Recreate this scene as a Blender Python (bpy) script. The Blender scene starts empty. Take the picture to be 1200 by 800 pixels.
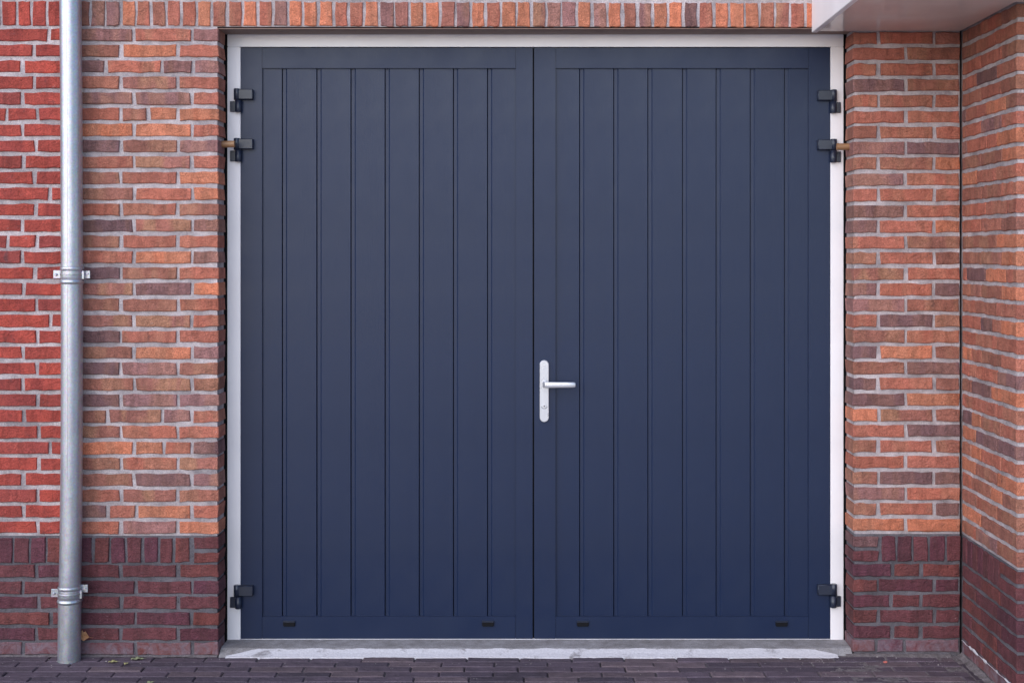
import bpy, bmesh, math, random
from mathutils import Vector, noise
random.seed(7)
sc = bpy.context.scene
C = sc.collection
R = math.radians
F = 1585.0; D = 5.3; CZ = 1.572; VX = 627.0; HY = 298.0      # focal in photo pixels, camera to wall, eye height

# ------------------------------------------------------------------ camera
cam = bpy.data.cameras.new('camera'); co = bpy.data.objects.new('camera', cam); C.objects.link(co)
co.location = (0, -D, CZ); co.rotation_euler = (R(90), 0, 0)
cam.sensor_fit = 'HORIZONTAL'; cam.sensor_width = 36; cam.lens = F / 1200 * 36
cam.shift_x = (600 - VX) / 1200; cam.shift_y = -(400 - HY) / 1200
cam.clip_start = .05; cam.clip_end = 500
sc.camera = co
# ------------------------------------------------------------------ light
SUN_EL, SUN_AZ = R(23), R(212)          # azimuth clockwise from +Y: in front of the wall, to the left
w = bpy.data.worlds.new('World'); sc.world = w; w.use_nodes = True
wn = w.node_tree.nodes; wl = w.node_tree.links
sky = wn.new('ShaderNodeTexSky'); sky.sky_type = 'NISHITA'; sky.sun_disc = False
sky.sun_elevation = SUN_EL; sky.sun_rotation = SUN_AZ
sky.air_density = 1.0; sky.dust_density = 0.4; sky.ozone_density = 3.5
wl.new(sky.outputs[0], wn['Background'].inputs[0]); wn['Background'].inputs[1].default_value = 0.15
sl = bpy.data.lights.new('sun', 'SUN'); so = bpy.data.objects.new('sun', sl); C.objects.link(so)
sl.energy = 2.2; sl.angle = R(95); sl.color = (1, .92, .87)
sd = Vector((math.cos(SUN_EL) * math.sin(SUN_AZ), math.cos(SUN_EL) * math.cos(SUN_AZ), math.sin(SUN_EL)))
so.rotation_euler = sd.to_track_quat('Z', 'Y').to_euler(); so.location = sd * 20
sc.view_settings.view_transform = 'Standard'; sc.view_settings.look = 'None'
sc.view_settings.gamma = 1; sc.view_settings.exposure = 0.70

# ------------------------------------------------------------------ helpers
def X(px, y=0.0): return (px - VX) / F * (D + y)
def Z(py, y=0.0): return CZ + (HY - py) / F * (D + y)
def tag(o, label=None, cat=None, group=None, kind=None):
    for k, v in (('label', label), ('category', cat), ('group', group), ('kind', kind)):
        if v: o[k] = v
    return o
def empty(name, loc=(0, 0, 0)):
    o = bpy.data.objects.new(name, None); C.objects.link(o); o.location = loc; o.empty_display_size = .1
    return o
def link(name, me, mat=None, parent=None, loc=None, world=True):
    if mat is not None and not me.materials: me.materials.append(mat)
    o = bpy.data.objects.new(name, me); C.objects.link(o)
    if parent is not None:
        o.parent = parent
        off = Vector((0, 0, 0)); p = parent
        while p is not None: off += p.location; p = p.parent
        o.location = (Vector(loc) if loc is not None else Vector((0, 0, 0))) - off
    elif loc is not None: o.location = loc
    return o
def obj(name, bm, mat, parent=None, smooth=False):
    bmesh.ops.recalc_face_normals(bm, faces=bm.faces)
    # origin at the mesh centre
    c = Vector((0, 0, 0))
    if bm.verts:
        lo = [min(v.co[i] for v in bm.verts) for i in range(3)]; hi = [max(v.co[i] for v in bm.verts) for i in range(3)]
        c = Vector([(a + b) / 2 for a, b in zip(lo, hi)])
        for v in bm.verts: v.co -= c
    me = bpy.data.meshes.new(name); bm.to_mesh(me); bm.free()
    if smooth:
        for p in me.polygons: p.use_smooth = True
        me.set_sharp_from_angle(angle=R(30))
    return link(name, me, mat, parent, c)
def box(bm, x0, x1, y0, y1, z0, z1, bev=0, seg=2, skip=None):
    r = bmesh.ops.create_cube(bm, size=1)
    vs = r['verts']
    for v in vs:
        v.co = Vector((x0 + (v.co.x + .5) * (x1 - x0), y0 + (v.co.y + .5) * (y1 - y0), z0 + (v.co.z + .5) * (z1 - z0)))
    if bev:
        es = {e for v in vs for e in v.link_edges}
        bmesh.ops.bevel(bm, geom=list(es), offset=bev, segments=seg, affect='EDGES', clamp_overlap=True)
    return bm
def nb(): return bmesh.new()
def tube(bm, rings, n=32, cap=True):
    """rings: (centre Vector, radius, axis 'x'/'z')"""
    prev = None
    for c, r, ax in rings:
        vs = []
        for k in range(n):
            a = 2 * math.pi * k / n
            if ax == 'z': p = Vector((math.cos(a) * r, math.sin(a) * r, 0))
            elif ax == 'x': p = Vector((0, math.cos(a) * r, math.sin(a) * r))
            else: p = Vector((math.cos(a) * r, 0, math.sin(a) * r))
            vs.append(bm.verts.new(Vector(c) + p))
        if prev:
            for k in range(n): bm.faces.new((prev[k], prev[(k + 1) % n], vs[(k + 1) % n], vs[k]))
        elif cap: bm.faces.new(vs)
        prev = vs
    if cap: bm.faces.new(list(reversed(prev)))
    return bm

# ------------------------------------------------------------------ materials
def s2l(*c):
    return tuple(((v / 255) / 12.92 if v / 255 <= .04045 else ((v / 255 + .055) / 1.055) ** 2.4) for v in c)
class N:
    def __init__(s, name):
        s.m = bpy.data.materials.new(name); s.m.use_nodes = True; s.t = s.m.node_tree
        s.b = s.t.nodes['Principled BSDF']
    def n(s, ty, **kw):
        nd = s.t.nodes.new('ShaderNode' + ty)
        for k, v in kw.items():
            if k.startswith('i_'):
                key = k[2:].replace('_', ' ')
                nd.inputs[int(key) if key.isdigit() else key].default_value = v
            else: setattr(nd, k, v)
        return nd
    def l(s, a, b): s.t.links.new(a, b)
    def noise(s, vec, scale, detail=3, rough=.55, dist=0):
        nd = s.n('TexNoise', i_Scale=scale, i_Detail=detail, i_Roughness=rough, i_Distortion=dist)
        if vec is not None: s.l(vec, nd.inputs['Vector'])
        return nd.outputs['Fac']
    def ramp(s, fac, stops):
        nd = s.n('ValToRGB'); cr = nd.color_ramp
        while len(cr.elements) < len(stops): cr.elements.new(.5)
        for e, (p, c) in zip(cr.elements, stops):
            e.position = p; e.color = (c, c, c, 1) if not isinstance(c, tuple) else (*c[:3], 1)
        s.l(fac, nd.inputs[0]); return nd.outputs[0]
    def mix(s, fac, a, b, mode='MIX'):
        nd = s.n('Mix', data_type='RGBA', blend_type=mode)
        for i, v in ((0, fac), (6, a), (7, b)):
            if isinstance(v, (int, float)): nd.inputs[i].default_value = v
            elif isinstance(v, tuple): nd.inputs[i].default_value = (*v[:3], 1)
            else: s.l(v, nd.inputs[i])
        return nd.outputs[2]
    def math(s, op, a, b=0.0, c=0.0):
        nd = s.n('Math', operation=op)
        for i, v in enumerate((a, b, c)):
            if isinstance(v, (int, float)): nd.inputs[i].default_value = v
            else: s.l(v, nd.inputs[i])
        return nd.outputs[0]
    def bump(s, h, dist, strength=1.0, prev=None):
        nd = s.n('Bump', i_Distance=dist, i_Strength=strength); s.l(h, nd.inputs['Height'])
        if prev is not None: s.l(prev, nd.inputs['Normal'])
        return nd.outputs[0]
    def coords(s, kind='Object', scale=(1, 1, 1), rnd=False):
        tc = s.n('TexCoord'); mp = s.n('Mapping'); mp.inputs['Scale'].default_value = scale
        s.l(tc.outputs[kind], mp.inputs['Vector'])
        if rnd:
            oi = s.n('ObjectInfo'); cm = s.n('CombineXYZ')
            a = s.math('MULTIPLY', oi.outputs['Random'], 37.0); b = s.math('MULTIPLY', oi.outputs['Random'], 91.0)
            s.l(a, cm.inputs[0]); s.l(b, cm.inputs[1]); s.l(a, cm.inputs[2]); s.l(cm.outputs[0], mp.inputs['Location'])
        return mp.outputs[0]
    def set(s, col=None, rough=None, metal=None, normal=None, spec=None):
        for k, v in (('Base Color', col), ('Roughness', rough), ('Metallic', metal), ('Normal', normal), ('Specular IOR Level', spec)):
            if v is None: continue
            if isinstance(v, tuple): s.b.inputs[k].default_value = (*v[:3], 1)
            elif isinstance(v, (int, float)): s.b.inputs[k].default_value = v
            else: s.l(v, s.b.inputs[k])
        return s.m

def brick_material(name, second=(.35, .165, .105), white=.5):
    s = N(name)
    oi = s.n('ObjectInfo'); v = s.coords('Object', rnd=True)
    col = oi.outputs['Color']
    # fired bands across the length: a second tone in part of the brick
    vb = s.coords('Object', (1, .4, .25), rnd=True)
    band = s.ramp(s.noise(vb, 11, 2, .5, .3), [(.46, 0.0), (.56, 1.0)])
    f = s.math('MULTIPLY', band, oi.outputs['Alpha'])
    col = s.mix(f, col, second)
    tone = s.ramp(s.noise(v, 24, 6, .65, .5), [(.25, .70), (.75, 1.26)])
    col = s.mix(1.0, col, tone, 'MULTIPLY')
    vb2 = s.coords('Object', (1, .2, .12), rnd=True)
    firing = s.ramp(s.noise(vb2, 42, 3, .6, .4), [(.34, .74), (.50, 1.0), (.68, 1.14)])
    col = s.mix(.75, col, firing, 'MULTIPLY')
    dk = s.ramp(s.noise(v, 22, 6, .7, .8), [(.59, 0.0), (.72, .6)])
    col = s.mix(dk, col, (.075, .045, .05))
    sp = s.ramp(s.noise(v, 330, 2, .6), [(.36, .6), (.64, 1.3)])
    col = s.mix(.9, col, sp, 'MULTIPLY')
    lime = s.ramp(s.noise(v, 48, 7, .75, 1.6), [(.64, 0.0), (.72, white)])
    col = s.mix(lime, col, (.52, .46, .46))
    vc = s.coords('Object', (1, 1, 1.5), rnd=True)
    crease = s.noise(vc, 26, 4, .55, 2.2)
    pit = s.noise(v, 260, 3, .65)
    n1 = s.bump(crease, .009, .85); n2 = s.bump(pit, .0014, .7, n1)
    return s.set(col, .88, 0, n2, .3)
M_brick = brick_material('fired_brick')
M_redbrick = brick_material('red_brick', (.20, .035, .035), .45)
M_plinth = brick_material('plinth_brick', (.085, .032, .035), .45)
def lime_material():
    s = N('limed_brick'); oi = s.n('ObjectInfo'); v = s.coords('Object', rnd=True)
    tone = s.ramp(s.noise(v, 24, 6, .65, .5), [(.25, .72), (.75, 1.24)])
    col = s.mix(1.0, oi.outputs['Color'], tone, 'MULTIPLY')
    m = s.ramp(s.noise(v, 17, 7, .72, .8), [(.38, 0.05), (.64, .8)])
    col = s.mix(m, col, (.20, .165, .20))
    n1 = s.bump(s.noise(v, 34, 5, .65, 1.2), .010, .8); n2 = s.bump(s.noise(v, 260, 3, .65), .0016, .8, n1)
    return s.set(col, .92, 0, n2, .3)
M_limed = lime_material()
def mortar_material(name, base, dark):
    s = N(name); v = s.coords('Object')
    c = s.mix(s.ramp(s.noise(v, 9, 7, .7, .4), [(.36, 0.0), (.62, 1.0)]), dark, base)
    c = s.mix(1.0, c, s.ramp(s.noise(v, 240, 3, .7), [(.3, .72), (.7, 1.2)]), 'MULTIPLY')
    c = s.mix(1.0, c, s.ramp(s.noise(v, 2.6, 5, .65), [(.3, .82), (.7, 1.12)]), 'MULTIPLY')
    hol = s.ramp(s.noise(v, 48, 4, .7), [(.28, .35), (.36, 1.0)])
    c = s.mix(.8, c, hol, 'MULTIPLY')
    n1 = s.bump(s.noise(v, 45, 5, .7), .010, .8); n2 = s.bump(s.noise(v, 300, 3, .7), .003, .8, n1)
    return s.set(c, .95, 0, n2, .2)
M_mortar = mortar_material('pale_mortar', (.56, .49, .505), (.30, .262, .275))
M_mortar_low = mortar_material('grey_mortar', (.165, .15, .17), (.095, .086, .098))
def paver_material():
    s = N('paver'); oi = s.n('ObjectInfo'); v = s.coords('Object', rnd=True)
    c = s.mix(1.0, oi.outputs['Color'], s.ramp(s.noise(v, 20, 6, .7), [(.25, .65), (.75, 1.35)]), 'MULTIPLY')
    c = s.mix(1.0, c, s.ramp(s.noise(v, 350, 2, .6), [(.3, .65), (.7, 1.3)]), 'MULTIPLY')
    dust = s.ramp(s.noise(v, 70, 5, .75), [(.60, 0.0), (.75, .4)])
    c = s.mix(dust, c, (.26, .23, .25))
    n1 = s.bump(s.noise(v, 40, 4, .6), .006, .8); n2 = s.bump(s.noise(v, 400, 2, .6), .0015, .8, n1)
    return s.set(c, .82, 0, n2, .35)
M_paver = paver_material()
def sand_material():
    s = N('joint_sand'); v = s.coords('Object')
    c = s.mix(s.ramp(s.noise(v, 1.6, 5, .6), [(.42, 0.0), (.60, 1.0)]), (.035, .03, .035), (.15, .135, .145))
    tc = s.n('TexCoord'); sx = s.n('SeparateXYZ'); s.l(tc.outputs['Object'], sx.inputs[0])
    c = s.mix(s.ramp(s.math('ADD', s.math('MULTIPLY', sx.outputs[0], .1), .5), [(.58, 0.0), (.64, .8)]), c, (.22, .20, .215))
    c = s.mix(1.0, c, s.ramp(s.noise(v, 300, 3, .7), [(.3, .6), (.7, 1.4)]), 'MULTIPLY')
    return s.set(c, .95, 0, s.bump(s.noise(v, 250, 4, .7), .004, .9), .2)
M_sand = sand_material()
def rubble_material():
    s = N('dry_sand_and_mortar_crumbs'); v = s.coords('Object')
    c = s.mix(s.ramp(s.noise(v, 30, 6, .75), [(.35, 0.0), (.7, 1.0)]), (.10, .085, .088), (.27, .235, .245))
    c = s.mix(1.0, c, s.ramp(s.noise(v, 400, 3, .7), [(.3, .6), (.7, 1.4)]), 'MULTIPLY')
    return s.set(c, .95, 0, s.bump(s.noise(v, 160, 5, .75), .006, 1), .2)
M_rubble = rubble_material()
def ground_material():
    s = N('ground_pavers_far'); v = s.coords('Object')
    br = s.n('TexBrick', i_Scale=1.0, i_Mortar_Size=.003, i_Brick_Width=.205, i_Row_Height=.0615)
    br.inputs['Color1'].default_value = (.075, .062, .075, 1); br.inputs['Color2'].default_value = (.055, .045, .055, 1)
    br.inputs['Mortar'].default_value = (.03, .027, .03, 1); s.l(v, br.inputs['Vector'])
    c = s.mix(1.0, br.outputs[0], s.ramp(s.noise(v, 12, 6, .7), [(.25, .7), (.75, 1.3)]), 'MULTIPLY')
    return s.set(c, .85, 0, None, .3)
M_ground = ground_material()
def bounce_material():  # pale warm tone chosen for the light it throws back
    s = N('pale_bounce_slabs'); v = s.coords('Object')
    br = s.n('TexBrick', i_Scale=1.0, i_Mortar_Size=.006, i_Brick_Width=.6, i_Row_Height=.3)
    br.inputs['Color1'].default_value = (.64, .56, .51, 1); br.inputs['Color2'].default_value = (.58, .51, .47, 1)
    br.inputs['Mortar'].default_value = (.12, .11, .10, 1); s.l(v, br.inputs['Vector'])
    c = s.mix(1.0, br.outputs[0], s.ramp(s.noise(v, 5, 6, .7), [(.25, .8), (.75, 1.15)]), 'MULTIPLY')
    return s.set(c, .85, 0, None, .3)
M_bounce = bounce_material()
def paint(name, col, rough, grain=0.0, wear=None):
    s = N(name); v = s.coords('Object', (1, 1, .06) if grain else (1, 1, 1))
    v2 = s.coords('Object')
    c = s.mix(1.0, col, s.ramp(s.noise(v2, 3.0, 4, .6), [(.25, .93), (.75, 1.07)]), 'MULTIPLY')
    r = s.ramp(s.noise(v2, 7, 5, .6), [(.3, rough - .05), (.7, rough + .06)])
    if wear:
        d = s.ramp(s.noise(v2, 90, 6, .8), [(.69, 0.0), (.74, .6)])
        c = s.mix(d, c, wear)
    n1 = s.bump(s.noise(v, 220, 3, .6), .0006 if grain else .0003, .6)
    n2 = s.bump(s.noise(v2, 6, 2, .5), .004, .12, n1)
    return s.set(c, r, 0, n2, .5)
M_door = paint('navy_door_paint', (.0074, .0162, .049), .37, 1)
M_door.node_tree.nodes['Principled BSDF'].inputs['Specular IOR Level'].default_value = .32
M_frame = paint('white_frame_paint', (.76, .73, .755), .4)
M_fascia = paint('white_fascia_panel', (.84, .80, .80), .35)
M_hinge = paint('blue_black_powder_coat', (.014, .019, .038), .34)
M_black = paint('black_rubber_and_gap_shade', (.006, .006, .008), .7)  # also colours the strips that stand in for shade in gaps
M_black.node_tree.nodes['Principled BSDF'].inputs['Specular IOR Level'].default_value = .15
M_lintel = paint('brown_primed_steel', (.20, .125, .10), .6)
M_silver = paint('satin_aluminium_white', (.55, .55, .59), .28)
M_silver.node_tree.nodes['Principled BSDF'].inputs['Metallic'].default_value = .55
M_soffit = paint('glossy_soffit_panel', (.80, .68, .62), .14)
M_soffit.node_tree.nodes['Principled BSDF'].inputs['Coat Weight'].default_value = .3
M_soffit.node_tree.nodes['Principled BSDF'].inputs['Coat Roughness'].default_value = .08
def zinc():
    s = N('weathered_zinc'); v = s.coords('Object', (1, 1, .35))
    vo = s.n('TexVoronoi', i_Scale=170.0); s.l(s.coords('Object'), vo.inputs['Vector'])
    c = s.mix(s.ramp(s.noise(v, 14, 6, .7), [(.3, 0.0), (.7, 1.0)]), (.40, .41, .47), (.52, .53, .58))
    c = s.mix(.22, c, s.mix(1.0, c, vo.outputs['Color'], 'MULTIPLY'))
    r = s.ramp(s.noise(v, 40, 5, .7), [(.3, .30), (.7, .44)])
    return s.set(c, r, .75, s.bump(s.noise(s.coords('Object'), 60, 4, .6), .0012, .5), .5)
M_zinc = zinc()
s = N('brown_fibre_rod'); M_rod = s.set(s.mix(s.ramp(s.noise(s.coords('Object', (.2, 1, 1)), 60, 4, .6), [(.3, 0.0), (.7, 1.0)]), (.22, .105, .05), (.33, .18, .085)), .45, 0, None, .5)
def concrete():
    s = N('grey_concrete'); v = s.coords('Object')
    c = s.mix(s.ramp(s.noise(v, 14, 7, .75), [(.3, 0.0), (.7, 1.0)]), (.17, .155, .155), (.37, .355, .37))
    c = s.mix(1.0, c, s.ramp(s.noise(v, 300, 3, .7), [(.3, .65), (.7, 1.3)]), 'MULTIPLY')
    return s.set(c, .9, 0, s.bump(s.noise(v, 90, 6, .75), .005, .9), .3)
M_concrete = concrete()
def whitestrip():
    s = N('worn_white_mortar'); v = s.coords('Object')
    m = s.ramp(s.noise(v, 9, 7, .75, .3), [(.56, 0.0), (.66, .9)])
    c = s.mix(m, (.56, .54, .575), (.22, .20, .21))
    c = s.mix(1.0, c, s.ramp(s.noise(v, 120, 4, .7), [(.3, .85), (.7, 1.1)]), 'MULTIPLY')
    return s.set(c, .8, 0, s.bump(s.noise(v, 70, 5, .7), .004, .7), .3)
M_white = whitestrip()
def flat(name, col, rough=.7):
    s = N(name); v = s.coords('Object')
    return s.set(s.mix(1.0, col, s.ramp(s.noise(v, 90, 5, .7), [(.3, .6), (.7, 1.3)]), 'MULTIPLY'), rough)
M_leafy = flat('yellow_green_leaf', (.34, .31, .14)); M_leafb = flat('brown_leaf', (.42, .20, .09)); M_leafg = flat('green_leaf', (.25, .27, .15))
M_crumb = flat('pale_crumb', (.40, .37, .36)); M_redcrumb = flat('red_crumb', (.45, .12, .10))

# ------------------------------------------------------------------ bricks
K = 1.0
PAL = {'o': s2l(188, 114, 87), 'r': s2l(166, 99, 83), 'b': s2l(146, 94, 81), 'p': s2l(140, 99, 97), 'd': s2l(116, 84, 85), 'm': s2l(152, 98, 87),
       'R': s2l(160, 70, 60), 'Q': s2l(142, 66, 60), 'k': s2l(101, 57, 61), 'K': s2l(90, 51, 61), 'j': s2l(110, 61, 59),
       'v': s2l(86, 74, 84), 'V': s2l(76, 66, 76), 'u': s2l(98, 84, 90)}
MOT = {'o': .35, 'r': .35, 'b': .55, 'p': .45, 'd': .25, 'm': 1.0, 'R': .3, 'Q': .4, 'k': .35, 'K': .3, 'j': .4}
_cache = {}
def brick_mesh(L, H, dep, mat, horiz=True, rough=1.0):
    """a hand-formed brick: uneven outline, soft worn arrises; front at y=0, body behind it; origin at its centre front"""
    key = (round(L / .004), round(H / .004), round(dep, 3), mat.name)
    lst = _cache.setdefault(key, [])
    if len(lst) >= 5: return random.choice(lst)
    hl, hh = L / 2, H / 2
    nl = 4 if L > .14 else 2
    nh = 3 if H > .14 else (1 if H > .08 else 0)
    pts = []
    def side(a, b, n):
        for k in range(n + 1):
            t = k / (n + 1); pts.append([a[0] + (b[0] - a[0]) * t, a[1] + (b[1] - a[1]) * t])
    cs = [(-hl, -hh), (hl, -hh), (hl, hh), (-hl, hh)]
    side(cs[0], cs[1], nl); side(cs[1], cs[2], nh); side(cs[2], cs[3], nl); side(cs[3], cs[0], nh)
    j = .0027 * rough
    pts = [[p[0] + random.uniform(-j, j), p[1] + random.uniform(-j, j)] for p in pts]
    n = len(pts); me = bpy.data.meshes.new('brick')
    vs = [(x, .0030, z) for x, z in pts]
    ins = .0028
    vi = []
    for x, z in pts:
        vi.append((x - math.copysign(min(ins, abs(x)), x) * (1 if abs(x) > hl - .01 else 0),
                   random.uniform(-.0012, .0012),
                   z - math.copysign(min(ins, abs(z)), z) * (1 if abs(z) > hh - .01 else 0)))
    vb = [(x, dep, z) for x, z in pts]
    faces = [list(range(n, 2 * n))]
    for k in range(n):
        q = (k + 1) % n
        faces.append([k, q, n + q, n + k]); faces.append([2 * n + k, 2 * n + q, q, k])
    me.from_pydata(vs + vi + vb, [], faces); me.update()
    me.materials.append(mat); lst.append(me)
    return me
def jit(c, code):
    a = random.uniform(.88, 1.12); h = random.uniform(-.04, .04)
    return (c[0] * a * (1 + h), c[1] * a, c[2] * a * (1 - h), min(1, max(0, MOT.get(code, .3) + random.uniform(-.15, .15))))
def brick(parent, code, x0, x1, z0, z1, y=0.0, mat=None, name='brick', dep=.098, face='front', xw=None, proud=None):
    """face 'front': x0..x1 along the wall; face 'side': x0..x1 are depths (y, far to near) of a wall whose face is x=xw"""
    L = abs(x1 - x0); H = z1 - z0
    me = brick_mesh(L, H, dep, mat or M_brick)
    o = bpy.data.objects.new(name, me); C.objects.link(o)
    pr = random.uniform(-.0022, .0022) if proud is None else proud
    cz = (z0 + z1) / 2
    if face == 'front': loc = ((x0 + x1) / 2, y + pr, cz)
    else:
        loc = (xw + pr, (x0 + x1) / 2, cz); o.rotation_euler = (0, 0, R(-90))
    o.rotation_euler.y = random.uniform(-.003, .003) if face == 'front' else 0
    o.parent = parent; o.location = Vector(loc) - parent.location
    o.color = jit(PAL[code], code)
    return o
HB = 13.9 / 2      # half brick height in px
JG = 2.2           # half joint in px
def row(parent, x0, x1, joints, codes, cy, mat=None, name='brick', hb=HB, palette=None, z_low=None):
    xs = [x0 - JG] + list(joints) + [x1 + JG]
    for k in range(len(xs) - 1):
        code = codes[k] if k < len(codes) else random.choice('rbo')
        a, b = X(xs[k] + JG + random.uniform(-.4, .4)), X(xs[k + 1] - JG + random.uniform(-.4, .4))
        if k == 0 and x0 in (1000,): a = X(x0)
        if k == len(xs) - 2 and x1 in (256,): b = X(x1)
        dz = random.uniform(-.0012, .0012)
        z0 = Z(cy + hb) + dz
        if z_low is not None: z0 = max(z0, z_low)
        dp = .098
        if k == 0 and x0 == 1000: dp = .134
        if k == len(xs) - 2 and x1 == 256: dp = .112
        if k == len(xs) - 2 and x1 == 1124.7: b += random.uniform(-.0035, .001)
        brick(parent, code, a, b, z0, Z(cy - hb) + dz, mat=mat, name=name, dep=dp)

XL, XR = X(256), X(1000)          # reveal faces
XW = 1.672                        # face of the wing wall
XE = X(1125.2)                    # end of the garage wall at the movement joint
TOP = Z(2) + .004                 # top of soldier course
def lcy(i): return 41 + 18.61 * i
def rcy(i): return 45 + 18.39 * i
# --- neighbour's red wall
red = empty('red_brick_wall', (X(0), 0, 0))
tag(red, 'bright red brick house wall with a dark maroon plinth at the left of the downpipe', 'wall')
RJ = [57, 40, 26, 40, 26, (8, 44), 26, 42, 27, 40, 58, 42, 26, (9, 43), 26, 41, 28, 43, 59, 44, 27, 43, 27, 44, 28, 45, 59, 45, 27, 44, 27, 44]
XRED = 83.5; LEFT = -190
def extend(js, lo):
    js = sorted(js); 
    while js[0] - 66.3 > lo + 18: js.insert(0, js[0] - 66.3)
    return js
for i, j in enumerate(RJ):
    j = list(j) if isinstance(j, tuple) else [j]
    row(red, LEFT, XRED, extend(j, LEFT), [random.choice('RRRRQ') for _ in range(9)], lcy(i), M_redbrick)
LOWJ_R = [42, 27, 45, 59, 42, 27]
LOWY = [669, 688, 706, 724.6, 743, 759.5]
for k, (j, y) in enumerate(zip(LOWJ_R, LOWY)):
    row(red, LEFT, XRED, extend([j], LEFT), [random.choice('kKkj') for _ in range(9)], y, M_limed if k == 5 else M_plinth, 'plinth_brick')
def soldiers(parent, joints, codes, zt, zb, mat, name):
    for k in range(len(joints) - 1):
        t = [zt(joints[k]), zb(joints[k])]
        g = 1.65
        brick(parent, codes[k % len(codes)], X(joints[k] + g + random.uniform(-.5, .5)), X(joints[k + 1] - g + random.uniform(-.5, .5)), t[1], t[0], mat=mat, name=name)
stz = lambda px: Z(1.5 + 2.5 * (px - 50) / 900.0) + random.uniform(-.002, .002)
sbz = lambda px: Z(29.8 + 2.5 * (px - 50) / 900.0) + random.uniform(-.001, .001)
js = [19 + 17.8 * k for k in range(-11, 4)] + [XRED + 1.5]
soldiers(red, js, [random.choice('RRQQ') for _ in js], stz, sbz, M_redbrick, 'soldier_brick')
js = [15 - 19.6 * k for k in range(10, 0, -1)] + [15, 34.5, 54.5, 74.5, XRED + 9]
PZT, PZB = lambda px: Z(630.2) + random.uniform(-.002, .002), lambda px: Z(659) + random.uniform(-.002, .002)
soldiers(red, js[:-1], [random.choice('kkKj') for _ in js], PZT, PZB, M_plinth, 'plinth_soldier_brick')
for k in range(3):
    row(red, LEFT, XRED, extend([57 - 33 * (k % 2)], LEFT), [random.choice('RRQ') for _ in range(9)], -9 - 18.6 * k, M_redbrick)
WTOP = Z(-9 - 18.6 * 2 - 8)
obj('mortar', box(nb(), X(LEFT) - .003, X(XRED + 1), .0062, .096, Z(627.5), WTOP), M_mortar, red)
obj('plinth_mortar', box(nb(), X(LEFT) - .003, X(XRED + 1), .0062, .096, -.03, Z(627.5)), M_mortar_low, red)
# --- garage wall
gw = empty('garage_brick_wall', (0, 0, 0))
tag(gw, 'mottled orange and brown brick garage wall framing the blue double door', 'wall')
A = (157, 225); B = (141.5, 208.3); LJ = {2: (124, 190, 226), 5: (141, 174, 208.5), 24: (126, 190, 225), 26: (157, 192, 225), 30: (126, 160, 225)}
LC = 'prp bor drpp rmr ppr rboo oor dbp rmr bro bro rrb dmp brr rop dbr mdo bbr mmr drr bop dpb bmb dpp bmpr mrr oord brm bdp rmb droR rpo'.replace('R', 'r').split()
for i, c in enumerate(LC):
    row(gw, XRED + 4, 256, LJ.get(i, A if i % 2 == 0 else B), c, lcy(i))
RC = 'rrb rb rrr db rrr rr brr pd bbo pr rrr dr dro rb brb mr prd pb rdb br dob bd drb do omb rd brb rr bdd pr brd oo'.split()
for i, c in enumerate(RC):
    row(gw, 1000, 1124.7, (1029.6, 1094.8) if i % 2 == 0 else (1061.6,), c, rcy(i))
js = [XRED + 2.5] + [105.5 + 17.83 * k for k in range(57)] + [1124]
soldiers(gw, js, 'bpporbrrorrorpooorropmoompor' + 'oomppopobpoodrooormrooorobrordoro', stz, sbz, M_brick, 'soldier_brick')
for k in range(3):
    j = 120 if k % 2 == 0 else 153
    row(gw, XRED + 4, 1124, [j + 66.3 * q for q in range(15)], [random.choice('orrbpm') for _ in range(17)], -9 - 18.6 * k)
# plinth left of the door
for k, (j, y) in enumerate(zip([(141, 208.5), (159, 225), (142, 208.5), (159, 224), (141, 208), (159, 225)], LOWY)):
    row(gw, XRED + 4, 256, j, [random.choice('kkKj') for _ in range(4)], y, M_limed if k == 5 else M_plinth, 'plinth_brick')
js = [XRED + 2, 109, 129, 148, 167, 186, 204, 223.5]
soldiers(gw, js, 'KjKkKkj', PZT, PZB, M_plinth, 'plinth_soldier_brick')
row(gw, 227, 256, (), 'k', 636.5, M_plinth, 'plinth_brick'); row(gw, 227, 256, (), 'j', 653.3, M_plinth, 'plinth_brick', 5.6)
# plinth right of the door
for k, (j, y) in enumerate(zip([(1046.5, 1080), (1029, 1095), (1045, 1079), (1029.5, 1095), (1046, 1079), (1027, 1060)], [668, 686, 703.8, 722, 740.3, 756.5])):
    row(gw, 1000, 1124.7, j, [random.choice('kKKj') for _ in range(4)], y, M_limed if k == 5 else M_plinth, 'plinth_brick')
soldiers(gw, [1032.5, 1051, 1069, 1089, 1109, 1127], 'KKkKk', lambda p: Z(628.5), lambda p: Z(657), M_plinth, 'plinth_soldier_brick')
row(gw, 1000, 1029, (), 'd', 634.5, M_plinth, 'plinth_brick', 6); row(gw, 1000, 1029, (), 'k', 651.5, M_plinth, 'plinth_brick', 6)
m = 0.006; ZS = Z(31.5)
bm = nb(); box(bm, X(XRED + 1) + .003, XL - m, .0062, .115, Z(627.5), ZS)
obj('mortar', bm, M_mortar, gw)
bm = nb(); box(bm, XR + m, XE, .0062, .140, Z(625.5), ZS); obj('mortar', bm, M_mortar, gw)
bm = nb(); box(bm, X(XRED + 1) + .003, XE, .0062, .094, ZS + .0005, WTOP); obj('mortar', bm, M_mortar, gw)
bm = nb(); box(bm, X(XRED + 1) + .003, XL - m, .0062, .115, -.03, Z(627.5)); obj('plinth_mortar', bm, M_mortar_low, gw)
bm = nb(); box(bm, XR + m, XE, .0062, .140, -.03, Z(625.5)); obj('plinth_mortar', bm, M_mortar_low, gw)
obj('steel_lintel', box(nb(), XL - .08, XR + .08, .008, .135, Z(32.8) - .004, Z(32.8), .001, 1), M_lintel, gw)
bm = nb()
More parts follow.
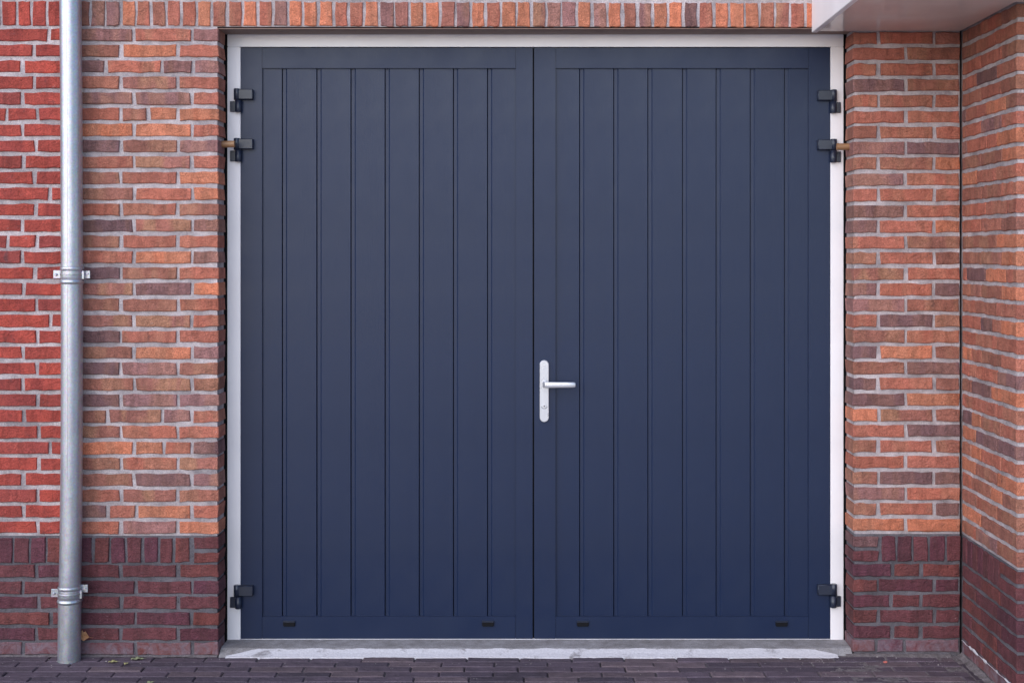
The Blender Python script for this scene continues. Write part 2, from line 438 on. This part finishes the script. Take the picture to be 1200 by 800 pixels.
box(bm, XL - .04, XL - .0095, .1155, .26, -.02, 2.6); box(bm, XR + .0095, XR + .04, .1405, .26, -.02, 2.6); box(bm, XL - .0094, XL - .0005, .156, .26, -.02, 2.6); box(bm, XR + .0005, XR + .0094, .156, .26, -.02, 2.6); box(bm, XL - .0004, XR + .0004, .156, .26, Z(40.4, .146) + .001, 2.6)
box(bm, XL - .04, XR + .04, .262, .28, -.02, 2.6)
obj('gap_shade_backing', bm, M_black, gw)  # black backing added against light leaks; its colour stands in for gap shade
obj('joint_shade_strip', box(nb(), XE + .0002, XW + .0058, .030, .09, -.03, 2.6), M_black, gw)  # black strip added so the open joint looks shaded
# --- wing wall
YC = -.602
ww = empty('wing_brick_wall', (XW, YC, 0))
tag(ww, 'orange brick side wall coming forward under the canopy at the right, with a maroon plinth', 'wall')
def ys(px): return XW * F / (px - VX) - D          # depth of a point on the wing wall's face
SJ = [(1149, 1172.5), (1143.5, 1166), (1149, 1173), (1144, 1168), (1149, 1173), (1132, 1155, 1178), (1149, 1173), (1133, 1156, 1168), (1149, 1174),
      (1144, 1167), (1150, 1173), (1132.5, 1155, 1179), (1149, 1173), (1132.5, 1167.5), (1149, 1173), (1132.5, 1154.5, 1178), (1137, 1149, 1173),
      (1142.5, 1167.5), (1149, 1162, 1173), (1145, 1167.5), (1138, 1150, 1173), (1143, 1168), (1138, 1161), (1143, 1168), (1138.5, 1149, 1173),
      (1143, 1168), (1138, 1149, 1173), (1143, 1168), (1138, 1161, 1174), (1145, 1168), (1149, 1172), (1143, 1168)]
SC = 'brb brr rrb rdr rrb drob rpr prro bbo orr bbr rrrr rrb bbo bmo rdor rbbo rbr rdro rrr orbr rrp bdo rrr dobr odd rorr obo rbob brb obb rpb'.split()
def siderow(pxs, codes, cy, mat=None, name='brick', hb=HB, face=True):
    e = [-.006] + [ys(p) for p in pxs] + [YC]
    for k in range(len(e) - 1):
        a = e[k] - (.003 if k else 0); b = e[k + 1] + (.003 if k < len(e) - 2 else 0)
        code = codes[k % len(codes)]
        brick(ww, code, a, b, Z(cy + hb), Z(cy - hb), mat=mat, name=name, face='side', xw=XW, proud=random.uniform(-.0007, .0007))
    if face:
        x = XW + .106; L = .158 if pxs[-1] > 1170 else .21
        while x < 2.3:
            brick(ww, random.choice(codes), x, x + L, Z(cy + hb), Z(cy - hb), y=YC, mat=mat, name=name)
            x += L + .011; L = .21
for i in range(32): siderow(SJ[i], SC[i], rcy(i))
for k, (j, y) in enumerate(zip([(1149, 1172), (1143, 1168), (1149, 1173), (1138, 1167), (1150, 1168), (1143, 1168)], [668, 686, 703.8, 722, 740.3, 756.5])):
    siderow(j, random.choice(('jkK', 'kjk', 'jjk')), y, M_limed if k == 5 else M_plinth, 'plinth_brick')
siderow_y = -.006
k = 0
while siderow_y - .053 > YC + .16:
    brick(ww, random.choice('jkK'), siderow_y, siderow_y - .053, Z(657), Z(628.5), mat=M_plinth, name='plinth_soldier_brick', face='side', xw=XW, proud=0)
    siderow_y -= .0605
for zc, c in ((634.5, 'j'), (651.5, 'k')):
    brick(ww, c, siderow_y, YC, Z(zc + 6), Z(zc - 6), mat=M_plinth, name='plinth_brick', face='side', xw=XW, proud=0)
    brick(ww, 'K', XW + .106, XW + .25, Z(zc + 6), Z(zc - 6), y=YC, mat=M_plinth, name='plinth_brick')
x = XW + .26
while x < 2.25:
    brick(ww, 'k', x, x + .05, Z(657), Z(628.5), y=YC, mat=M_plinth, name='plinth_soldier_brick'); x += .0605
obj('mortar', box(nb(), XW + .006, 2.3, YC + .006, .15, Z(625.5), 2.75), M_mortar, ww)
obj('plinth_mortar', box(nb(), XW + .006, 2.3, YC + .006, .15, -.03, Z(625.5)), M_mortar_low, ww)
# ragged lime smear over the lowest joint
bm = nb(); prev = None
for k in range(60):
    t = k / 59; yy = -.01 - t * (abs(YC) - .02)
    h = .007 + .011 * abs(noise.noise(Vector((t * 9, 3, 1)))) + .006 * random.random() if noise.noise(Vector((t * 6, 8, 2))) > .0 else .0006
    zc = Z(748.6) + .004 * noise.noise(Vector((t * 14, 0, 0)))
    cur = [bm.verts.new((XW - .0025, yy, zc - h * .6)), bm.verts.new((XW - .006, yy, zc)), bm.verts.new((XW - .0025, yy, zc + h * .4))]
    if prev:
        for q in range(2): bm.faces.new((prev[q], cur[q], cur[q + 1], prev[q + 1]))
    prev = cur
obj('lime_smear', bm, M_white, ww)

# ------------------------------------------------------------------ canopy
ZC = Z(37.6)
cn = empty('entrance_canopy', (X(951), 0, ZC))
tag(cn, 'flat canopy with white fascia and glossy underside jutting out at the top right', 'canopy')
x0 = X(951); CY = -.95
bm = nb(); box(bm, x0, x0 + .022, CY, -.004, ZC - .004, ZC + .27, .002, 1); obj('fascia', bm, M_fascia, cn)
bm = nb(); box(bm, x0 + .0225, 2.3, CY, CY + .02, ZC - .004, ZC + .27, .002, 1); obj('fascia', bm, M_fascia, cn)
bm = nb(); box(bm, x0 + .028, XW - .008, CY + .0225, -.003, ZC + .002, ZC + .012)
box(bm, XW - .008, 2.3, CY + .0225, YC - .012, ZC + .002, ZC + .012); obj('soffit_panel', bm, M_soffit, cn)
bm = nb(); box(bm, x0 + .024, 2.3, CY + .021, -.003, ZC + .014, ZC + .26); obj('canopy_core', bm, M_lintel, cn)

# ------------------------------------------------------------------ door frame
yf = .146
fr = empty('door_frame', (X(627.5), yf, 0)); tag(fr, 'white painted frame around the blue double garage door', 'door frame')
fx = lambda p: X(p, yf); fz = lambda p: Z(p, yf)
zb = fz(751.6)
obj('jamb', box(nb(), fx(266.3), fx(281.6), yf, yf + .09, zb, fz(55.4) + .0005, .0018), M_frame, fr)
obj('jamb', box(nb(), fx(973.4), fx(988.6), yf, yf + .09, zb, fz(55.4) + .0005, .0018), M_frame, fr)
obj('head', box(nb(), fx(266.3), fx(988.6), yf, yf + .09, fz(55.4) + .0012, fz(40.4), .0018), M_frame, fr)
obj('sill', box(nb(), fx(281.9), fx(973.1), yf + .004, yf + .08, fz(751.4), fz(748.6), .001, 1), M_frame, fr)
for sx, a, b in ((-1, XL - .01, X(275, .072)), (1, X(980.5, .072), XR + .01)):
    zz = Z(169, .07) if sx < 0 else Z(172, .07)
    bm = nb(); tube(bm, [((a, .072, zz), .0135, 'x'), ((b, .072, zz), .0135, 'x')], 20)
    obj('fixing_rod', bm, M_rod, fr, True)
# ------------------------------------------------------------------ door leaves
yl = .150; yp = .1605
def leaf_part(parent, name, p0, p1, q0, q1, y0=yl, y1=yl + .045, mat=None, bev=.0016):
    return obj(name, box(nb(), X(p0, y0), X(p1, y0), y0, y1, Z(q1, y0), Z(q0, y0), bev, 2), mat or M_door, parent)
def plank(parent, p0, p1, first, q0=78.5, q1=723.5):
    """board with a narrow deep groove and a sunk lip on its left side, lipped up to the face"""
    z0, z1 = Z(q1, yp), Z(q0, yp); a, b = X(p0, yp), X(p1, yp)
    g = .0026; lip = .0155
    prof = [(a, .022), (a, .012)] if not first else []
    if first: prof = [(a, .022), (a, .0)]
    else: prof = [(a, .022), (a + g * .5, .012), (a + g, .0052), (a + lip, .0046), (a + lip + .0045, 0)]
    prof += [(b - .0012, 0), (b - .0002, .0012), (b - .0002, .022)]
    bm = nb(); vs = [[bm.verts.new((x, yp + y, z)) for x, y in prof] for z in (z0, z1)]
    n = len(prof)
    for k in range(n): bm.faces.new((vs[0][k], vs[0][(k + 1) % n], vs[1][(k + 1) % n], vs[1][k]))
    bm.faces.new(vs[0]); bm.faces.new(list(reversed(vs[1])))
    return obj('plank', bm, M_door, parent)
def leaf(name, label, p0, p1, s0, s1, lines, caps):
    L = empty(name, (X((p0 + p1) / 2, yl), yl, Z(748, yl)))
    tag(L, label, 'garage door', 'two leaves of the blue garage door')
    leaf_part(L, 'stile', p0, s0, 56.1, 748.1); leaf_part(L, 'stile', s1, p1, 56.1, 748.1)
    leaf_part(L, 'rail', s0 + .08, s1 - .08, 56.3, 80.3, yl + .0004); leaf_part(L, 'rail', s0 + .08, s1 - .08, 721.8, 747.9, yl + .0004)
    e = [s0 - .8] + lines + [s1 + .8]
    for k in range(len(e) - 1): plank(L, e[k], e[k + 1], k == 0)
    for cx in caps:
        bm = nb(); box(bm, X(cx - 7, yl), X(cx + 7, yl), yl - .008, yl + .004, Z(733.2, yl), Z(727, yl), .0028, 2)
        h = obj('drain_cap', bm, M_black, L)
        obj('cap_lip', box(nb(), X(cx - 7, yl), X(cx + 7, yl), yl - .0105, yl + .002, Z(728.2, yl), Z(726.9, yl) + .0004, .0008, 1), M_hinge, h)
    return L
lf = leaf('garage_door_leaf', 'left leaf of the dark blue boarded garage door, without a handle', 282.1, 624.3, 307.3, 604.3,
          [330.5, 371, 411, 451, 491, 531, 571], (339, 571.8))
rf = leaf('garage_door_leaf', 'right leaf of the dark blue boarded garage door, with the white lever handle', 625.9, 972.9, 651.3, 947.5,
          [679, 719, 759, 799.5, 839, 879, 919], (683, 915.7))
obj('leaf_gap_shade', box(nb(), X(622.5, .17), X(627.5, .17), .168, .2, Z(747, .17), Z(57, .17)), M_black, lf)  # black backing strip, stands in for shade in the gap between leaves
def hinge(parent, side, yt):
    """side -1: left door edge. yt: top pixel of the upper knuckle"""
    cx = 277.6 if side < 0 else 977.2
    def q(d): return cx + d if side < 0 else cx - d
    yk = yf - .012; rr = .0125
    bm = nb(); zt, zm, zl = Z(yt, yk), Z(yt + 13.4, yk), Z(yt + 27.6, yk)
    tube(bm, [((X(q(0), yk), yk, zm + .0008), rr, 'z'), ((X(q(0), yk), yk, zt - .0015), rr, 'z'), ((X(q(0), yk), yk, zt), rr - .002, 'z')], 24)
    xa, xb = sorted((X(q(0), yk), X(q(19), yk)))
    box(bm, xa, xb, yk - rr + .0045, yl + .001, zm + .0022, zt - .0025, .0028, 3)
    h = obj('hinge', bm, M_hinge, parent)
    for p in h.data.polygons: p.use_smooth = len(p.vertices) == 4 and p.area < .0003
    bm = nb(); c2 = 279.3 if side < 0 else 976.6
    c2 = X(c2, yk)
    tube(bm, [((c2, yk, zl), rr - .0015, 'z'), ((c2, yk, zl + .002), rr + .0008, 'z'), ((c2, yk, zm - .0008), rr + .0008, 'z')], 24)
    xa, xb = sorted((c2, X(269.2 if side < 0 else 985.8, yk)))
    box(bm, xa, xb, yk + .004, yf + .001, zl + .002, zm - .004, .0015, 1)
    o = obj('hinge_pin_plate', bm, M_hinge, h)
    for p in o.data.polygons: p.use_smooth = len(p.vertices) == 4 and p.area < .0003
for yt in (104, 162, 685): hinge(lf, -1, yt)
for yt in (105.2, 163, 683.8): hinge(rf, 1, yt)
# --- handle
yh = yl - .009
def capsule_plate(bm, cx, z0, z1, r, y0, y1, bev=.0015, n=14):
    pts = []
    for k in range(n + 1):
        a = math.pi * k / n; pts.append((cx + r * math.cos(a), z1 - r + r * math.sin(a)))
    for k in range(n + 1):
        a = math.pi + math.pi * k / n; pts.append((cx + r * math.cos(a), z0 + r + r * math.sin(a)))
    def ring(y, s):
        out = []
        for x, z in pts:
            cz = (z0 + z1) / 2; out.append(bm.verts.new((cx + (x - cx) * (1 - s / r), y, cz + (z - cz) * (1 - s / ((z1 - z0) / 2)))))
        return out
    rs = [ring(y1, 0), ring(y0 + bev, 0), ring(y0, bev)]
    for a, b in zip(rs, rs[1:]):
        for k in range(len(pts)): bm.faces.new((a[k], a[(k + 1) % len(pts)], b[(k + 1) % len(pts)], b[k]))
    bm.faces.new(rs[-1]); bm.faces.new(rs[0])
hx = X(637.8, yh)
bm = nb(); capsule_plate(bm, hx, Z(494.3, yh), Z(422, yh), X(643.1, yh) - hx, yh, yl + .001)
hd = obj('handle', bm, M_silver, rf)
yv = yh - .038; lz = Z(450.8, yv)
bm = nb()
# neck then bar, a smooth bent sweep with an oval section
path = [(-.0, yh + .002, .0125), (0, yh - .012, .0125), (.001, yh - .026, .0122), (.007, yh - .036, .0120), (.020, yv - .001, .0118), (.05, yv - .002, .0115),
        (.09, yv - .001, .0115), (.116, yv, .0112), (.1215, yv + .002, .0095)]
prev = None; pv = [Vector((hx + p[0], p[1], lz)) for p in path]
for k, (p, c) in enumerate(zip(path, pv)):
    d = (pv[min(k + 1, len(pv) - 1)] - pv[max(k - 1, 0)]).normalized(); sd_ = d.cross(Vector((0, 0, 1))).normalized()
    ring = []
    for q in range(16):
        a = 2 * math.pi * q / 16; cxq = math.copysign(abs(math.cos(a)) ** .6, math.cos(a)); sxq = math.copysign(abs(math.sin(a)) ** .6, math.sin(a))
        ring.append(bm.verts.new(c + sd_ * cxq * .0075 + Vector((0, 0, 1)) * sxq * p[2]))
    if prev:
        for q in range(16): bm.faces.new((prev[q], prev[(q + 1) % 16], ring[(q + 1) % 16], ring[q]))
    else: bm.faces.new(ring)
    prev = ring
bm.faces.new(list(reversed(prev)))
obj('lever', bm, M_silver, hd, True)
bm = nb(); kz = Z(475.7, yh)
tube(bm, [((hx, yh + .002, kz), .0088, 'y'), ((hx, yh - .003, kz), .0088, 'y'), ((hx, yh - .0036, kz), .0080, 'y')], 24); obj('lock_cylinder', bm, M_silver, hd)
bm = nb(); tube(bm, [((hx, yh - .0030, kz), .0026, 'y'), ((hx, yh - .0043, kz), .0026, 'y')], 12); obj('keyhole', bm, M_black, hd)
bm = nb()
for k in range(13):
    a = math.pi * (1.12 + .76 * k / 12); p = Vector((hx + .0125 * math.cos(a), yh - .0006, kz + .003 + .0125 * math.sin(a)))
    v = [bm.verts.new(p + Vector((math.cos(a), 0, math.sin(a))) * t) for t in (0, .0012)]
    if k: bm.faces.new((pvv[0], v[0], v[1], pvv[1]))
    pvv = v
obj('cylinder_shroud', bm, M_hinge, hd)

# ------------------------------------------------------------------ threshold
th = empty('threshold', (0, .07, 0)); tag(th, 'low grey concrete doorstep with a worn white mortar edge below the blue door', 'doorstep')
ZT = .0225
bm = nb(); prev = None; xs = [XL + .002 + (XR - XL - .004) * k / 240 for k in range(241)]
for x in xs:
    n1 = noise.noise(Vector((x * 7, 0, 0))) * .006 + noise.noise(Vector((x * 40, 2, 0))) * .003
    cur = [bm.verts.new(p) for p in ((x, .20, ZT), (x, .11, ZT + n1 * .15), (x, .055, ZT + n1 * .2), (x, .033 + n1, ZT - .001), (x, -.012 + n1 * .5, -.004), (x, -.012 + n1 * .5, -.05))]
    if prev:
        for q in range(5): bm.faces.new((prev[q], cur[q], cur[q + 1], prev[q + 1]))
    prev = cur
obj('concrete_step', bm, M_concrete, th)
bm = nb(); prev = None
for x in xs[3:-6]:
    pxl = VX + x * F / (D)
    n2 = noise.noise(Vector((x * 11, 5, 0))) * .006 + noise.noise(Vector((x * 55, 9, 0))) * .003
    n3 = noise.noise(Vector((x * 6, 5, 7))) * .003 + noise.noise(Vector((x * 45, 1, 7))) * .003
    top = 1.0 - .15 + n2 / .04
    if pxl < 300: top *= max(.12, (pxl - 262) / 38)
    if pxl > 940: top *= max(.05, 1 - ((pxl - 940) / 48) ** 2)
    bot = -.10 + n3 / .04
    def sp(t): return (x, -.018 + .052 * t - (.002 if t > 0 else .004), -.002 + .0215 * max(t, 0) + .005)
    cur = [bm.verts.new(sp(bot)), bm.verts.new(sp(bot + (top - bot) * .5)), bm.verts.new(sp(max(top, bot + .02)))]
    e = bm.verts.new((x, cur[2].co.y + .003, cur[2].co.z - .006)); g = bm.verts.new((x, cur[0].co.y - .001, -.01))
    cur = [g] + cur + [e]
    if prev:
        for q in range(4): bm.faces.new((prev[q], cur[q], cur[q + 1], prev[q + 1]))
    prev = cur
obj('white_mortar_edge', bm, M_white, th)

# ------------------------------------------------------------------ downpipe
yq = -.060
pp = empty('downpipe', (X(81, yq), yq, 0)); tag(pp, 'grey zinc rain downpipe clamped to the wall where red brick meets brown brick', 'downpipe')
def pc(py):
    tab = [(-60, 82.3), (0, 82.6), (120, 83.6), (300, 84.3), (500, 84.2), (620, 83.2), (690, 81.8), (776, 81.0)]
    for (a, u), (b, v) in zip(tab, tab[1:]):
        if py <= b: return u + (v - u) * (py - a) / (b - a)
    return 81
def pcen(py): return Vector((X(pc(py), yq), yq, Z(py, yq)))
def pipe(name, p0, p1, r, step=30):
    bm = nb(); ps = [p0, p0 + .25]; q = p0 + step
    while q < p1 - 5: ps.append(q); q += step
    ps += [p1 - .25, p1]
    rings = [(pcen(q), r - (.0012 if k in (0, len(ps) - 1) else 0), 'z') for k, q in enumerate(ps)]
    rings[0] = (pcen(p0), r - .0014, 'z'); rings[-1] = (pcen(p1), r - .0014, 'z')
    o = obj(name, tube(bm, rings, 48), M_zinc, pp, True)
pipe('pipe_section', -60, 581, .0411); pipe('pipe_section', 580.2, 696, .0414); pipe('pipe_section', 690, 770, .0432)
bm = nb(); prev = None
for q in range(-60, 576, 20):
    c = pcen(q); aa = R(-97); cur = []
    for da, rr_ in ((-.075, .0409), (-.055, .0419), (.055, .0419), (.075, .0409)):
        cur.append(bm.verts.new(c + Vector((math.cos(aa + da) * rr_, math.sin(aa + da) * rr_, 0))))
    if prev:
        for k in range(3): bm.faces.new((prev[k], prev[k + 1], cur[k + 1], cur[k]))
    prev = cur
obj('seam', bm, M_zinc, pp)
bm = nb(); zz = pcen(770)
tube(bm, [(zz, .0432, 'z'), ((zz.x, zz.y, -.01), .0432, 'z')], 48); obj('pipe_foot', bm, M_zinc, pp, True)
for t, hi in ((312.3, 0), (685.6, 1)):
    bm = nb(); rb = .0412 + hi * .0012
    prof = [(0, rb), (.6, rb + .002), (2.3, rb + .0035), (4, rb + .002), (4.8, rb), (5.5, rb + .0018), (7.5, rb + .0018), (8.2, rb + .0035), (9.6, rb + .0035), (10.4, rb + .0016), (14.4, rb + .0016), (15, rb + .0005),
            (15.8, rb + .003), (17.8, rb + .0045), (19.6, rb + .0025), (20.6, rb)]
    tube(bm, [(pcen(t + a), r, 'z') for a, r in prof], 48, False)
    bk = obj('pipe_bracket', bm, M_zinc, pp, True)
    c = pc(t + 10)
    bm = nb(); a0, a1 = X(c - 22.4, yq), X(c - 12, yq)
    box(bm, a0, a1, yq + .004, yq + .007, Z(t + 14, yq), Z(t + 4.4, yq), .001, 1)
    bmesh.ops.bevel(bm, geom=[e for e in bm.edges if abs(e.verts[0].co.y - e.verts[1].co.y) > .0005 and e.verts[0].co.x < a0 + .004], offset=.008, segments=3, affect='EDGES', clamp_overlap=True)
    obj('ear', bm, M_zinc, bk)
    bm = nb(); dy = -5.5 if hi else 0
    box(bm, X(c + 12, yq), X(c + 20.5, yq), yq + .006, yq + .009, Z(t + 14 + dy, yq), Z(t + 5 + dy, yq), .001, 1); obj('ear', bm, M_zinc, bk)
    bm = nb(); box(bm, X(c + 12.6, yq), X(c + 15.2, yq), yq - .012, yq + .006, Z(t + 14.6, yq), Z(t + 5, yq), .001, 1); obj('clamp_flange', bm, M_zinc, bk)
    bm = nb(); sz = Z(t + 9.5, yq); tube(bm, [((X(c - 18.7, yq), yq + .004, sz), .0055, 'y'), ((X(c - 18.7, yq), yq - .001, sz), .0048, 'y'), ((X(c - 18.7, yq), yq - .003, sz), .0025, 'y')], 10); obj('screw', bm, M_zinc, bk)
    bm = nb(); tube(bm, [((X(c + 17.5, yq), yq + .006, sz + .004 + hi * .015), .005, 'y'), ((X(c + 17.5, yq), yq + .001, sz + .004 + hi * .015), .0045, 'y')], 6); obj('screw', bm, M_zinc, bk)
    bm = nb(); tube(bm, [((X(c, yq), yq + .04, sz), .005, 'y'), ((X(c, yq), .03, sz), .005, 'y')], 10); obj('wall_stud', bm, M_zinc, bk)

# ------------------------------------------------------------------ pavement and ground
gd = obj('ground', box(nb(), -60, 60, -120, .0, -.30, -.012), M_ground); tag(gd, kind='structure')
st = obj('bounce_paving', box(nb(), -55, 55, -30, -1.0, -.011, -.004), M_bounce); tag(st, kind='structure')  # unseen paving, added to bounce warm light onto soffit and frame head
pv_ = empty('pavement', (0, 0, 0)); tag(pv_, kind='structure')
bm = nb(); box(bm, -2.75, 2.2, -.745, .05, -.011, -.006); obj('joint_sand', bm, M_sand, pv_)
XEDGE = 1.632
bm = nb(); gv = []
for a in range(150):
    x = .82 + (1.665 - .82) * a / 149; colv = []
    for b in range(110):
        y = -.0005 - .60 * b / 109
        e = min(1, (x - .82) / .35); nz = noise.noise(Vector((x * 9, y * 14, 1))); n2 = noise.noise(Vector((x * 70, y * 70, 3)))
        z = -.0068 + .0048 * e + .0026 * nz * e + .0012 * n2 + .004 * e * max(0, 1 + y / .055)
        colv.append(bm.verts.new((x, y, z)))
    gv.append(colv)
for a in range(149):
    for b in range(109): bm.faces.new((gv[a][b], gv[a][b + 1], gv[a + 1][b + 1], gv[a + 1][b]))
tag(obj('swept_sand', bm, M_rubble, pv_, True), kind='stuff')
offs = [0, 30.5, -3, 34, 4, 33, 1, 31, 3, 30, 2, 33]
def paver_mesh(L, Wd, key):
    lst = _cache.setdefault(('pv', key), [])
    if len(lst) >= 6: return random.choice(lst)
    me = brick_mesh.__wrapped__(L, Wd) if False else None
    hl, hw = L / 2, Wd / 2; pts = []
    n = 3
    for k in range(n + 1): pts.append((-hl + L * k / (n + 1), -hw))
    pts.append((hl, -hw))
    for k in range(n + 1): pts.append((hl - L * k / (n + 1), hw))
    pts.append((-hl, hw))
    pts = [(x + random.uniform(-.0012, .0012), y + random.uniform(-.0015, .0015)) for x, y in pts]
    i = .004; n = len(pts)
    top = [(x - math.copysign(i if abs(x) > hl - .01 else 0, x), y - math.copysign(i, y), random.uniform(-.0006, .0006)) for x, y in pts]
    vs = [(x, y, -.0035) for x, y in pts] + top + [(x, y, -.05) for x, y in pts]
    fs = [list(range(n, 2 * n))]
    for k in range(n):
        q = (k + 1) % n; fs.append([k, q, n + q, n + k]); fs.append([2 * n + k, 2 * n + q, q, k])
    me = bpy.data.meshes.new('paver'); me.from_pydata(vs, [], fs); me.materials.append(M_paver); lst.append(me); return me
def paver(x, y, L, rot=0.0, code=None, wd=.0565):
    o = bpy.data.objects.new('paver', paver_mesh(L, wd, (round(L, 2), round(wd, 3)))); C.objects.link(o)
    o.parent = pv_; o.location = (x, y, random.uniform(-.0022, .0018)); o.rotation_euler = (random.uniform(-.02, .02), random.uniform(-.006, .006), rot + random.uniform(-.006, .006))
    c = PAL[code or random.choice('vvVu')]; a = random.uniform(.85, 1.15); o.color = (c[0] * a, c[1] * a, c[2] * a, 1)
P = .2035
for r_ in range(12):
    y0 = -.014 - .0612 * r_ - .0306
    if r_ == 0: y0 = -.045
    xx = -2.7 + (offs[r_] / 299.0) + random.uniform(-.01, .01)
    while xx < XEDGE:
        L = P - .0045
        if xx + L > XEDGE - .004: L = XEDGE - .004 - xx
        if L > .03: paver(xx + L / 2, y0, L)
        xx += P
yy = -.10
while yy > -.74:
    paver(XEDGE + .0285, yy - .1, .199, R(90), 'V'); yy -= .2035
# dry sand and mortar crumbs banked against the wall foot
def fillet(pts, wdt, hgt, name='sand_bank'):
    bm = nb(); prev = None
    for k, (x, y, nx, ny) in enumerate(pts):
        s_ = .55 + .7 * abs(noise.noise(Vector((x * 5, y * 5, 2)))) + .25 * noise.noise(Vector((x * 31, y * 31, 4)))
        cur = []
        for t, h in ((-.012 / wdt, 1), (0, 1), (.3, .5), (.65, .18), (1, -.15)):
            jx = noise.noise(Vector((x * 60, y * 60, t * 5))) * .0016
            cur.append(bm.verts.new((x + nx * wdt * t * s_, y + ny * wdt * t * s_, hgt * h * s_ + jx)))
        if prev:
            for q in range(4): bm.faces.new((prev[q], cur[q], cur[q + 1], prev[q + 1]))
        prev = cur
    o = obj(name, bm, M_rubble, None, True); return o
o = fillet([(X(LEFT) + k * .012, 0, 0, -1) for k in range(int((XL + .02 - X(LEFT)) / .012))], .022, .006)
tag(o, kind='stuff', label='thin grey dust banked along the foot of the wall left of the door')
pts = [(XR - .03 + k * .01, 0, 0, -1) for k in range(int((XW - .03 - XR + .03) / .01))]
o = fillet(pts, .045, .010); tag(o, kind='stuff', label='pale dry sand along the foot of the brick pier right of the door')
pts = [(XW, -.0 - k * .01, -1, -.0) for k in range(0, 60)]
o = fillet(pts, .034, .018); tag(o, kind='stuff', label='sand and mortar crumbs along the foot of the wing wall')
# scattered crumbs
bm = nb()
for k in range(260):
    rgt = random.random() < .45
    x = random.uniform(1.0, 1.64) if rgt else random.uniform(-2.2, 1.6); y = -abs(random.gauss(0, .10 if rgt else .16)) - .004
    if y < -.5: continue
    s_ = random.uniform(.0006, .0018) * (2.2 if random.random() < .05 else 1)
    r = bmesh.ops.create_icosphere(bm, subdivisions=1, radius=s_)
    for v in r['verts']: v.co = Vector((v.co.x * random.uniform(.7, 1.5) + x, v.co.y * random.uniform(.7, 1.5) + y, v.co.z * .6 + .001 + s_ * .4))
tag(obj('grit', bm, M_crumb), kind='stuff', label='pale grit scattered on the pavers')
bm = nb(); r = bmesh.ops.create_icosphere(bm, subdivisions=2, radius=.006)
for v in r['verts']: v.co = Vector((v.co.x * 1.5, v.co.y, v.co.z * .7)) * (1 + .25 * noise.noise(v.co * 300)) + Vector((X(1037.5, -.09), -.09, .004))
tag(obj('brick_chip', bm, M_redcrumb), 'small red brick chip lying on the pavers by the right pier', 'brick chip')

# ------------------------------------------------------------------ leaves
def leaf_obj(px, py, size, mat, label, rot, curl=.3, z=None, y=None, tilt=(0, 0)):
    bm = nb(); n = 9; rows = []
    for k in range(n):
        t = k / (n - 1); wv = math.sin(math.pi * min(1, t * .96 + .03)) ** .8 * .36 * (1 + .28 * math.sin(k * 2.6))
        rows.append([bm.verts.new(((t - .5) * size, s_ * wv * size, (abs(s_) * curl * wv + .25 * curl * (t - .5) ** 2 + .05 * math.sin(k * 1.7 + s_)) * size)) for s_ in (-1, -.5, 0, .5, 1)])
    for a, b in zip(rows, rows[1:]):
        for q in range(4): bm.faces.new((a[q], a[q + 1], b[q + 1], b[q]))
    # stalk
    a = [bm.verts.new(((.5) * size, s_ * .012 * size, .02 * size)) for s_ in (-1, 1)]; b = [bm.verts.new(((.8) * size, s_ * .008 * size, .07 * size)) for s_ in (-1, 1)]
    bm.faces.new((a[0], a[1], b[1], b[0]))
    o = obj('fallen_leaf', bm, mat, None, True)
    if y is None: d = (CZ - .004) * F / (py - HY); y = d - D; z = .006
    o.location = (X(px, y), y, z); o.rotation_euler = (tilt[0], tilt[1], rot)
    tag(o, label, 'leaf', 'fallen leaves')
    o.modifiers.new('thick', 'SOLIDIFY').thickness = .0006
leaf_obj(134, 775, .034, M_leafy, 'small yellow green leaf on the pavers, nearest the downpipe', .2, .35)
leaf_obj(148.5, 777, .022, M_leafy, 'tiny pale yellow leaf on the pavers between two others', 1.2, .4)
leaf_obj(163, 771.5, .046, M_leafg, 'pale green elongated leaf on the pavers at the wall foot', .15, .25)
leaf_obj(177.5, 799, .030, M_leafg, 'green leaf cut off by the bottom edge of the picture', 1.0, .4)
leaf_obj(99, 745, .050, M_leafb, 'curled dry orange brown leaf caught behind the downpipe', R(20), .5, Z(745, -.02), -.022, (R(70), R(15)))
